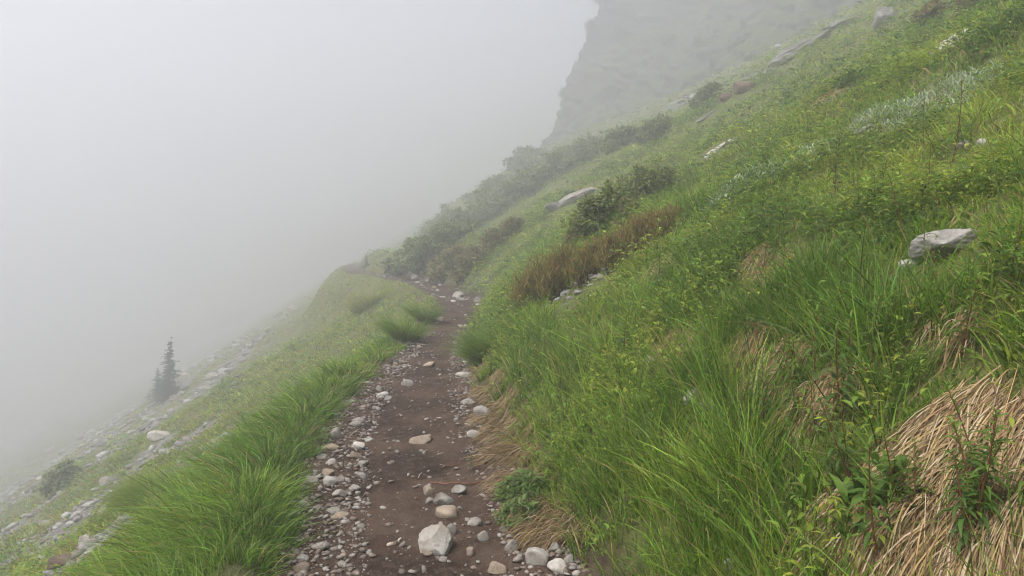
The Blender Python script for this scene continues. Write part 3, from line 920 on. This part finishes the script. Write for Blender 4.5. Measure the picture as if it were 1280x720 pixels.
n = 110000
x, y, d = polar(n, 6, 105, -1.0)
m = scree_mask(x, y)
keep = rng.random(n) < np.where(y < 21, 1.0, .66) * m * (.4 + .6 * sstep(-.2, .3, vnoise(x / 1.1, y / 1.4, 57)))
keep &= np.abs(x - xc(y)) > tw(y) * np.where(y > 19, -1, 1)
x, y, d = x[keep], y[keep], d[keep]
print('scree', len(x))
size = (.04 + .14 * rng.random(len(x)) ** 2 + .22 * (d > 15) * rng.random(len(x)) ** 8) * np.maximum(1, d / 16) ** .8 * np.where(np.abs(x - xc(y)) < 1.0, .6, 1)
scatter_rocks('scree', x, y, size, M_SCR)
# pocket of white stones below the rusty shrubs
pk, dk = G(736, 349)
x = pk[0] + .22 * rng.normal(size=130); y = pk[1] + .30 * rng.normal(size=130)
scatter_rocks('rubble', x, y, .04 + .09 * rng.random(130) ** 2, M_SCR)

# ------------------------------------------------------------------ herbs with red stems
def herb_arrays(seed, h, nleaf, leafL, col):
    r = np.random.default_rng(seed)
    a = r.uniform(0, 6.28); bend = .12 * h
    t = np.linspace(0, 1, 7)
    P = np.stack([bend * t ** 2 * np.cos(a), bend * t ** 2 * np.sin(a), h * t], -1)
    st = tube_arrays(P, np.linspace(.0038, .0016, 7), (.2, .05, .04))
    tl = np.linspace(.22, 1.0, nleaf) ** .9
    root = np.stack([np.interp(tl, t, P[:, i]) for i in range(3)], -1)
    ang = np.arange(nleaf) * 2.4 + r.normal(size=nleaf) * .4
    el = .10 + .95 * tl ** 3 + .15 * r.normal(size=nleaf)
    d = unit(np.stack([np.cos(ang) * np.cos(el), np.sin(ang) * np.cos(el), np.sin(el)], -1))
    up = np.tile(np.array([[0, 0, 1.]]), (nleaf, 1)) + .15 * r.normal(size=(nleaf, 3)) - .3 * np.stack([np.cos(ang), np.sin(ang), 0 * ang], -1)
    L = leafL * (1.1 - .6 * tl ** 2) * (.8 + .4 * r.random(nleaf))
    c = np.array(col)[None] * (1 + .18 * r.normal(size=(nleaf, 1))); c = c + tl[:, None] ** 2 * np.array([.06, .06, .0])
    V, F, C = leaf_arrays(root, d, up, L, L * .20, np.clip(c, .01, .6), fold=.35, droop=.35)
    return st, (V, fix_quads(F), C)
HERBS = []
for i in range(7):
    st, lf = herb_arrays(900 + i, .28 + .045 * (i % 4), 30 + 4 * (i % 3), .072, [(.075, .150, .030), (.10, .175, .032), (.060, .125, .030)][i % 3])
    HERBS.append((mesh_np('stem', *st[:2], M_REDSTEM), mesh_np('leaves', lf[0], lf[1], M_LEAF, lf[2])))
def herb(p, s, label, group=None, i=None):
    sm, lm = HERBS[random.randrange(7) if i is None else i]
    root = bpy.data.objects.new('leafy_herb', None); COL.objects.link(root)
    nn = nrm(np.array([p[0]]), np.array([p[1]]))[0]
    root.location = (p[0], p[1], p[2] - .01); root.scale = (s,) * 3
    root.rotation_euler = (-.12 * nn[1] + random.uniform(-.1, .1), .35 * nn[0] + random.uniform(-.15, .15), random.uniform(0, 6.3))
    root.empty_display_size = .05
    tag(root, label, 'herb', group)
    link('stem', sm, root); link('leaves', lm, root)
NAMED_HERBS = [
    (1225, 655, 1.0, 'red-stemmed leafy herb bending in front of the large straw mat'),
    (1055, 535, 1.15, 'tall red-stemmed herb between the short tan fringe and the broad straw sheet'),
    (1100, 715, 1.0, 'bushy leafy herb at the near edge of the tall grass, below the broad straw sheet'),
    (1022, 500, 1.0, 'red-stemmed herb standing in front of the middle tan fringe'),
    (955, 540, .9, 'leafy herb with dark stem rising from the tall grass of the lower bank'),
    (1045, 255, 1.3, 'lone tall yellowish herb spike on the upper green slope'),
    (1190, 205, 1.3, 'thin red-stemmed herb beside the pair of white stones'),
    (1200, 450, 1.1, 'red-stemmed herb leaning in tall grass below the big flat-topped boulder'),
    (660, 640, .75, 'small leafy herb on the bare edge between two straw fringes'),
    (590, 590, .45, 'little green seedling growing among stones at the trail edge'),
]
for px, py, s, lab in NAMED_HERBS:
    p, d = G(px, py); herb(p, s, lab)
HG = [('leafy green herb with a thin red stem in the patch above the near sedge tussock', 'red-stemmed herbs in the patch above the near sedge', (640, 860, 395, 500), 26),
      ('leafy green herb among the dead grass fringes on the cut bank', 'leafy herbs among the dead grass fringes', (840, 1100, 430, 560), 16),
      ('leafy herb in the low clump at the near foot of the bank', 'leafy herbs at the near foot of the bank', (1060, 1275, 600, 735), 11),
      ('yellow-green herb scattered in the turf of the open upper slope', 'yellow-green herbs in the turf of the upper slope', (780, 1270, 170, 420), 34)]
for lab, grp, (x0, x1, y0, y1), n in HG:
    for _ in range(n):
        p, d = G(random.uniform(x0, x1), random.uniform(y0, y1))
        if d > 16: continue
        herb(p, random.uniform(.6, 1.05), lab, grp)

# leaf cushion on the bare edge between the straw fringes
def cushion(px, py, rad, h, n, L, cols, name, label, cat, group=None, wr=.3, upr=.8, mat=None):
    p, d = G(px, py)
    a = rng.uniform(0, 6.283, n); q = np.sqrt(rng.random(n)) * rad
    x, y = p[0] + np.cos(a) * q, p[1] + np.sin(a) * q
    z = H(x, y, False) + h * rng.random(n) ** .7 * (1 - (q / rad) ** 2 * .7)
    b = rng.uniform(0, 6.283, n)
    dv = unit(np.stack([np.cos(b), np.sin(b), upr * (.3 + rng.random(n))], -1))
    up = unit(np.stack([.3 * rng.normal(size=n), .3 * rng.normal(size=n), np.ones(n)], -1))
    LL = L * (.6 + .8 * rng.random(n))
    c = np.array(cols)[rng.integers(0, len(cols), n)] * (1 + .18 * rng.normal(size=(n, 1)))
    V, F, C = leaf_arrays(np.stack([x, y, z], -1) - p, dv, up, LL, LL * wr, np.clip(c, .01, .7))
    o = link(name, mesh_np(name, V, fix_quads(F), mat or M_LEAF, C), loc=p)
    tag(o, label, cat, group)
cushion(655, 622, .17, .16, 900, .045, [(.12, .19, .05), (.16, .22, .07)], 'leaf_cushion', 'small pale green leafy cushion on the bank between two straw fringes', 'plant')
cushion(648, 655, .13, .12, 500, .042, [(.12, .19, .05), (.16, .22, .07)], 'leaf_cushion', 'lower pale green leafy cushion just above the near dry grass fringe', 'plant')
cushion(1085, 660, .12, .16, 110, .085, [(.09, .17, .03), (.12, .20, .035)], 'leaf_rosette', 'rosette of broad bright green leaves in front of the broad straw sheet', 'plant', wr=.26, upr=1.6)
for i, (px, py, rad, n, lab) in enumerate([
        (1165, 142, .42, 620, 'brightest silvery white herb patch high on the green slope'),
        (1105, 160, .32, 380, 'silvery herb patch next below the brightest one'),
        (1228, 118, .22, 200, 'thin silvery herb patch uphill of the brightest one'),
        (1010, 212, .30, 450, 'pale silvery herb patch beside the lone tall herb spike'),
        (935, 240, .38, 520, 'washed-out silvery herb streak in the middle of the green slope')]):
    cushion(px, py, rad, .20, n, .075, [(.48, .53, .40), (.36, .43, .28), (.24, .32, .14)], 'silvery_herb', lab, 'plant', 'silvery herb patches', wr=.14, upr=2.2)

# ------------------------------------------------------------------ shrubs
def shrub(px, py, wpx, hpx, kind, label, group, name='shrub', dens=1.0):
    p, d = G(px, py)
    w = wpx / FPX * d; h = hpx / FPX * d
    nst = 9 if kind != 'rust' else 46
    stems, tips = [], []
    for _ in range(nst):
        a = rng.uniform(0, 6.283); q = rng.random() ** .5 * w * .42
        tip = np.array([math.cos(a) * q, math.sin(a) * q * .8, h * (.65 + .4 * rng.random()) * (1 - .4 * (q / (w * .5)) ** 2)])
        tip[2] += float(H(p[0] + tip[0], p[1] + tip[1], False)) - p[2]
        b0 = tip * np.array([.35, .35, 0]); b0[2] = float(H(p[0] + b0[0], p[1] + b0[1], False)) - p[2] - .05
        t = np.linspace(0, 1, 5)[:, None]
        P = b0 + (tip - b0) * t + np.array([0, 0, .10 * h]) * np.sin(t * 3.14) + .02 * h * rng.normal(size=(5, 3)) * t
        stems.append(tube_arrays(P, np.linspace(.012, .004, 5) * max(.5, h), (.1, .06, .04), 4)); tips.append(P)
    root = bpy.data.objects.new(name, None); COL.objects.link(root); root.location = p; root.empty_display_size = .1
    tag(root, label, 'shrub', group)
    V, F, C = merge(stems)
    link('stems', mesh_np('stems', V, F, M_BARK), root)
    if kind == 'rust':
        nb = int(1700 * dens); j = rng.integers(0, nst, nb); tt = .25 + .75 * rng.random(nb)
        T = np.array(tips); r0 = np.stack([np.array([np.interp(tt[i], np.linspace(0, 1, 5), T[j[i], :, c]) for i in range(nb)]) for c in range(3)], -1)
        r0 += rng.normal(size=(nb, 3)) * np.array([.10, .10, .05]) * w
        d0 = unit(np.array([0, 0, 1.]) + .45 * rng.normal(size=(nb, 3)))
        cols = np.array([(.21, .125, .050), (.26, .180, .060), (.21, .165, .055), (.17, .205, .050)])[rng.choice(4, nb, p=[.24, .26, .24, .26])]
        c = np.clip(cols * (1 + .2 * rng.normal(size=(nb, 1))), .01, .5)
        V, F, C = blade_arrays(r0, d0, .10 * (.6 + .8 * rng.random(nb)) * h / .5, .010 * np.ones(nb) * max(1, d / 11), unit(rng.normal(size=(nb, 3))), .2 * np.ones(nb), c, 2)
        link('foliage', mesh_np('foliage', V, F, M_LEAF, C), root)
    else:
        ncl = int(46 * dens); per = 64 if kind == 'dark' else 42
        cl = []
        for _ in range(ncl):
            T = tips[rng.integers(0, nst)]; i = rng.uniform(1.6, 4); q = T[int(i)] + (T[min(4, int(i) + 1)] - T[int(i)]) * (i % 1)
            cl.append(q + rng.normal(size=3) * np.array([.10, .10, .06]) * w)
        cl = np.array(cl); ii = np.repeat(np.arange(ncl), per); n = len(ii)
        v = unit(rng.normal(size=(n, 3))) * (rng.random((n, 1)) ** .5)
        r0 = cl[ii] + v * np.array([.13 * w, .13 * w, .13 * h])
        dv = unit(v + .5 * rng.normal(size=(n, 3)) + np.array([0, 0, .3]))
        base = {'dark': [(.13, .19, .05), (.18, .24, .06), (.19, .19, .06)], 'alder': [(.15, .20, .075), (.19, .23, .09), (.20, .21, .09)],
                'brown': [(.19, .17, .065), (.22, .17, .07), (.15, .18, .06)], 'lime': [(.13, .18, .035), (.10, .15, .03), (.16, .19, .05)]}[kind]
        ct = 1 + .18 * rng.normal(size=(ncl, 1))
        c = np.clip(np.array(base)[rng.integers(0, 3, n)] * ct[ii] * (1 + .15 * rng.normal(size=(n, 1))), .01, .5)
        L = (.055 + .03 * rng.random(n)) * max(1, d / 13) * (1 if kind != 'alder' else 1.1)
        V, F, C = leaf_arrays(r0, dv, unit(rng.normal(size=(n, 3)) * .5 + np.array([0, 0, 1.])), L, L * .5, c)
        link('foliage', mesh_np('foliage', V, fix_quads(F), M_LEAF, C), root)
RUST = [(662, 392, 62, 60, 'lowest rust-brown dwarf shrub, nearest the trail'), (698, 374, 54, 62, 'rust-brown dwarf shrub just behind the pocket of white rubble'),
        (734, 352, 60, 50, 'rust-brown dwarf shrub in the middle of the row, above the white rubble'), (768, 338, 52, 46, 'rust-brown dwarf shrub with gaps, uphill of the middle of the row'),
        (798, 320, 54, 52, 'rust-brown dwarf shrub next to last up the row'), (830, 302, 40, 42, 'highest rust-brown dwarf shrub of the row')]
for px, py, w, h, lab in RUST: shrub(px, py, w, h, 'rust', lab, 'rust-brown dwarf shrubs', 'dwarf_shrub')
shrub(742, 308, 72, 62, 'dark', 'dark round shrub directly above the rust-brown row', 'dark round shrubs on the slope', dens=1.3)
shrub(805, 264, 70, 58, 'dark', 'dark round shrub farther up than the other, near the small grey stone', 'dark round shrubs on the slope', dens=1.2)
shrub(785, 285, 36, 28, 'brown', 'small brownish shrub between the two dark round shrubs', None)
shrub(720, 310, 30, 34, 'brown', 'reddish brown sprig shrub leaning on the lower dark round shrub', None)
ALD = [(502, 342, 44, 26), (530, 330, 62, 30), (562, 310, 70, 32), (592, 290, 74, 32), (622, 270, 74, 30), (652, 250, 74, 28), (684, 230, 74, 26), (712, 208, 70, 26),
       (555, 350, 50, 26), (590, 335, 56, 22), (632, 300, 56, 18), (742, 200, 70, 22), (775, 186, 70, 20), (606, 256, 60, 20), (560, 288, 60, 22), (660, 214, 66, 20), (820, 168, 50, 16)]
AL = ['first grey-green bush above the hidden bend of the trail, smallest of the misty row', 'grey-green bush second in the misty row above the trail bend', 'tall grey-green bush third in the misty row above the trail bend',
      'wide grey-green bush fourth in the misty row on the slope', 'grey-green bush fifth in the misty row, mid-slope', 'grey-green bush sixth in the misty row, level with the pale ledge', 'grey-green bush seventh in the misty row, over the pale ledge',
      'grey-green bush at the top of the misty row under the cliff nose', 'low olive bush right at the inner side of the trail bend', 'low olive bush in front of the misty row, beside the bank', 'low olive bush halfway up in front of the misty row',
      'spreading bush at the foot of the cliff nose', 'spreading bush below the grey scree under the cliff', 'hazy bush on the skyline behind the misty row, mid-slope', 'hazy bush low on the skyline behind the misty row', 'hazy bush high on the skyline beneath the cliff nose', 'small bush between scree patches under the cliff']
for (px, py, w, h), lab in zip(ALD, AL): shrub(px, py, w, h, 'alder' if 'olive' not in lab else 'brown', lab, 'grey-green bushes in the mist', 'bush', dens=1.3)
shrub(78, 612, 50, 24, 'alder', 'brownish grey bush on the misty lower slope among scree', None, 'bush')
shrub(1165, 28, 44, 26, 'brown', 'olive brown shrub by the dark blocky boulder near the slope top', None)
shrub(1215, 14, 60, 30, 'brown', 'wide olive shrub uphill of the dark blocky boulder', None)
shrub(885, 132, 40, 22, 'lime', 'bright lime-green bush beneath the rust-brown boulder', None, 'bush')
shrub(824, 172, 30, 18, 'lime', 'lime-green bush lower on the slope, by the scree', None, 'bush')

# round green tussocks that stand by themselves
def tussock(px, py, wpx, hpx, n, cols, label, group=None):
    n = int(n * .6); p, d = G(px, py); w = wpx / FPX * d; h = hpx / FPX * d
    a = rng.uniform(0, 6.283, n); q = rng.random(n) ** .6 * w * .24
    x, y = np.cos(a) * q, np.sin(a) * q
    z = H(p[0] + x, p[1] + y, False) - p[2] - .02
    outw = np.stack([np.cos(a), np.sin(a), np.zeros(n)], -1)
    k_ = (q / (w * .24))[:, None]
    d0 = unit(np.array([0, 0, 1.]) + outw * (.15 + .55 * k_) + .13 * rng.normal(size=(n, 3)))
    lean = unit(outw + np.array([-.25, 0, -.5]) + .3 * rng.normal(size=(n, 3)))
    c = np.array(cols)[rng.integers(0, len(cols), n)] * (1 + .2 * rng.normal(size=(n, 1)))
    V, F, C = blade_arrays(np.stack([x, y, z], -1), d0, 1.15 * h * (.6 + .5 * rng.random(n)), .0045 * np.ones(n) * max(1, d / 5) ** .85, lean, .25 + .4 * rng.random(n), np.clip(c, .01, .5), 4)
    tag(link('grass_tussock', mesh_np('grass_tussock', V, F, M_GRASS, C), loc=p), label, 'grass tussock', group)
tussock(506, 425, 48, 38, 1600, [GREEN_MID, (.13, .20, .035)], 'rounded green tussock at the outer trail edge, the nearer of two')
tussock(530, 402, 32, 30, 1100, [GREEN_DARK, GREEN_MID], 'rounded dark green tussock at the outer trail edge, the farther of two')
tussock(610, 446, 48, 52, 2000, [GREEN_DARK, GREEN_MID], 'rounded dark green tussock at the foot of the bank where the trail narrows')
tussock(190, 632, 76, 62, 2600, [(.19, .27, .045), (.24, .31, .05)], 'bright green fountain-like tussock above the nearest scree band')
tussock(460, 385, 60, 26, 1300, [(.22, .26, .05), (.26, .27, .06)], 'yellow-green grass mound on the shoulder below the trail bend')
tussock(265, 575, 60, 36, 900, [GREEN_MID, GREEN_DARK], 'soft green tussock behind the tall verge, upslope of the fountain-like one')

# ------------------------------------------------------------------ conifers in the mist
def conifer(px, py, hpx, wpx, name, label, tilt=0):
    p, d = G(px, py); h = hpx / FPX * d; w = wpx / FPX * d
    root = bpy.data.objects.new(name, None); COL.objects.link(root); root.location = (p[0], p[1], p[2] - .1); root.empty_display_size = .2
    tag(root, label, 'tree')
    t = np.linspace(0, 1, 9)[:, None]
    P = np.array([0, 0, h]) * t + np.array([tilt * h, 0, 0]) * t ** 2
    tv = tube_arrays(P, np.linspace(.028 * h, .004, 9), (.1, .08, .06), 7)
    link('trunk', mesh_np('trunk', tv[0], tv[1], M_BARK, smooth=True), root)
    Vs = []
    z = .04
    while z < .985:
        nb = int(6 + 9 * (1 - z))
        rad = w * .5 * (1 - z) ** .85 * (.75 + .5 * rng.random())
        for k in range(nb):
            a = rng.uniform(0, 6.283); r = rad * (.35 + .75 * rng.random()) + .03 * h * (1 - z)
            c0 = np.array([tilt * h * z * z, 0, (z + .03 * rng.normal()) * h]); m = 30
            s = rng.random(m) ** .8
            ax = np.array([math.cos(a), math.sin(a), -.28 - .2 * rng.random()])
            q = c0 + ax * (s * r)[:, None] + np.array([0, 0, .16 * r]) * (s ** 2)[:, None]
            side = np.array([-math.sin(a), math.cos(a), 0])
            sg = rng.choice([-1, 1], m)[:, None]
            dv = unit(ax + side * sg * (.8 + .4 * rng.random((m, 1))) + .35 * rng.normal(size=(m, 3)))
            L = (.075 * h) * (.5 + .6 * rng.random(m)) * (1.1 - .6 * s) * (1.1 - .6 * z)
            Vs.append((q, dv, L))
        z += .045 + .01 * rng.random()
    q = np.concatenate([v[0] for v in Vs]); dv = np.concatenate([v[1] for v in Vs]); L = np.concatenate([v[2] for v in Vs]); n = len(q)
    c = np.clip(np.array([.045, .065, .040]) * (1 + .25 * rng.normal(size=(n, 1))), .006, .2)
    V, F, C = leaf_arrays(q, dv, unit(rng.normal(size=(n, 3)) + np.array([0, 0, 1.])), L, L * .28, c)
    link('crown', mesh_np('crown', V, fix_quads(F), M_LEAF, C), root)
conifer(212, 496, 74, 46, 'conifer', 'lone dark conifer standing in the mist on the lower slope', .04)
conifer(199, 499, 40, 44, 'conifer', 'short bushy conifer touching the lone tall conifer in the mist', -.02)
conifer(458, 334, 18, 9, 'conifer', 'faint slim little conifer on the misty skyline left of the trail bend')

# shrubs clinging to the cliff edge
for i, (iv, js) in enumerate([(.30, .66), (.42, .68), (.55, .66), (.66, .69), (.50, .60), (.25, .56), (.38, .50), (.6, .45), (.45, .40), (.28, .42), (.2, .34), (.35, .30)]):
    a = int(iv * CLX.shape[0] * .75); b = int(js * CLX.shape[1])
    q = np.array([CLX[a, b], CLY[a, b], CLZ[a, b]])
    n = 1100; cl = rng.normal(size=(18, 3)) * np.array([.45, .45, .4]); ii = rng.integers(0, 18, n)
    r0 = cl[ii] + rng.normal(size=(n, 3)) * .20
    c = np.clip(np.array([.05, .07, .03]) * (1 + .2 * rng.normal(size=(n, 1))), .01, .3)
    L = .22 * (.6 + .6 * rng.random(n))
    V, F, C = leaf_arrays(r0, unit(rng.normal(size=(n, 3)) + np.array([0, 0, .4])), unit(rng.normal(size=(n, 3))), L, L * .45, c)
    tag(link('cliff_shrub', mesh_np('cliff_shrub', V, fix_quads(F), M_LEAF, C), loc=q), 'dim clump of shrub clinging to the misty cliff face', 'shrub', 'shrubs clinging to the misty cliff')

# ------------------------------------------------------------------ sticks, chips, flowers
def stick(pts_px, r, mat, name, label, cat, lift=.015):
    Q = [G(*q)[0] for q in pts_px]
    p = Q[0]; t = np.linspace(0, len(Q) - 1, 4 * len(Q))
    P = np.stack([np.interp(t, range(len(Q)), [q[i] for q in Q]) for i in range(3)], -1) - p
    P[:, 2] = H(P[:, 0] + p[0], P[:, 1] + p[1]) - p[2] + lift
    v = tube_arrays(P + .003 * rng.normal(size=P.shape), np.linspace(r, r * .5, len(P)), (1, 1, 1), 6)
    tag(link(name, mesh_np(name, v[0], v[1], mat, smooth=True), loc=p), label, cat)
stick([(538, 608), (575, 608), (620, 598)], .007, M_TWIG, 'twig', 'reddish brown twig lying across the right half of the trail', 'twig')
stick([(552, 588), (580, 578)], .005, M_TWIG, 'twig', 'short dark twig on the dirt just beyond the reddish twig', 'twig')
stick([(522, 603), (527, 594)], .004, M_WOOD, 'twig', 'tiny pale twig standing on the bare middle of the trail', 'twig')
stick([(484, 685), (492, 681), (502, 675)], .011, M_WOOD, 'wood_chip', 'pale splinter of wood lying on the dirt left of the largest boulder', 'wood chip', .006)
stick([(22, 579), (32, 585), (44, 577)], .035, M_WOOD, 'bleached_branch', 'curved bleached branch on the misty lower slope', 'branch', .10)

M_YEL = mat_plain('yellow_petal', (.65, .45, .02), (.75, .55, .04))
def flower_meshes():
    st = tube_arrays(np.array([[0, 0, 0], [.01, 0, .12], [.015, .005, .26]]), [.0022, .002, .0015], (1, 1, 1), 4)
    bm = bmesh.new()
    for k in range(5):
        a = k * 2 * math.pi / 5; c = Vector((.015, .005, .262)); e = Vector((math.cos(a), math.sin(a), .25)); s = Vector((-math.sin(a), math.cos(a), 0))
        vs = [bm.verts.new(c), bm.verts.new(c + e * .008 - s * .006), bm.verts.new(c + e * .014), bm.verts.new(c + e * .008 + s * .006)]
        bm.faces.new(vs)
    me = bpy.data.meshes.new('bloom'); bm.to_mesh(me); bm.free(); me.materials.append(M_YEL)
    return mesh_np('stem', st[0], st[1], M_HERBSTEM), me
M_HERBSTEM = mat_plain('green_stem', (.06, .11, .03), (.08, .13, .03))
FS, FB = flower_meshes()
def flower(px, py, s, lab, grp=None):
    p, d = G(px, py)
    o = bpy.data.objects.new('yellow_flower', None); COL.objects.link(o); o.location = p; o.scale = (s, s, s); o.rotation_euler = (random.uniform(-.2, .2), random.uniform(-.2, .2), random.uniform(0, 6)); o.empty_display_size = .03
    tag(o, lab, 'flower', grp); link('stem', FS, o); link('bloom', FB, o)
flower(996, 398, 1.2, 'single yellow flower in the turf above the tan fringes')
flower(1250, 278, 1.2, 'yellow flower near the big flat-topped boulder')
for _ in range(18): flower(random.uniform(590, 660), random.uniform(378, 420), random.uniform(1.1, 1.7), 'tiny yellow flower in the green edge below the lowest rust-brown shrub', 'yellow flowers beside the narrowing trail')
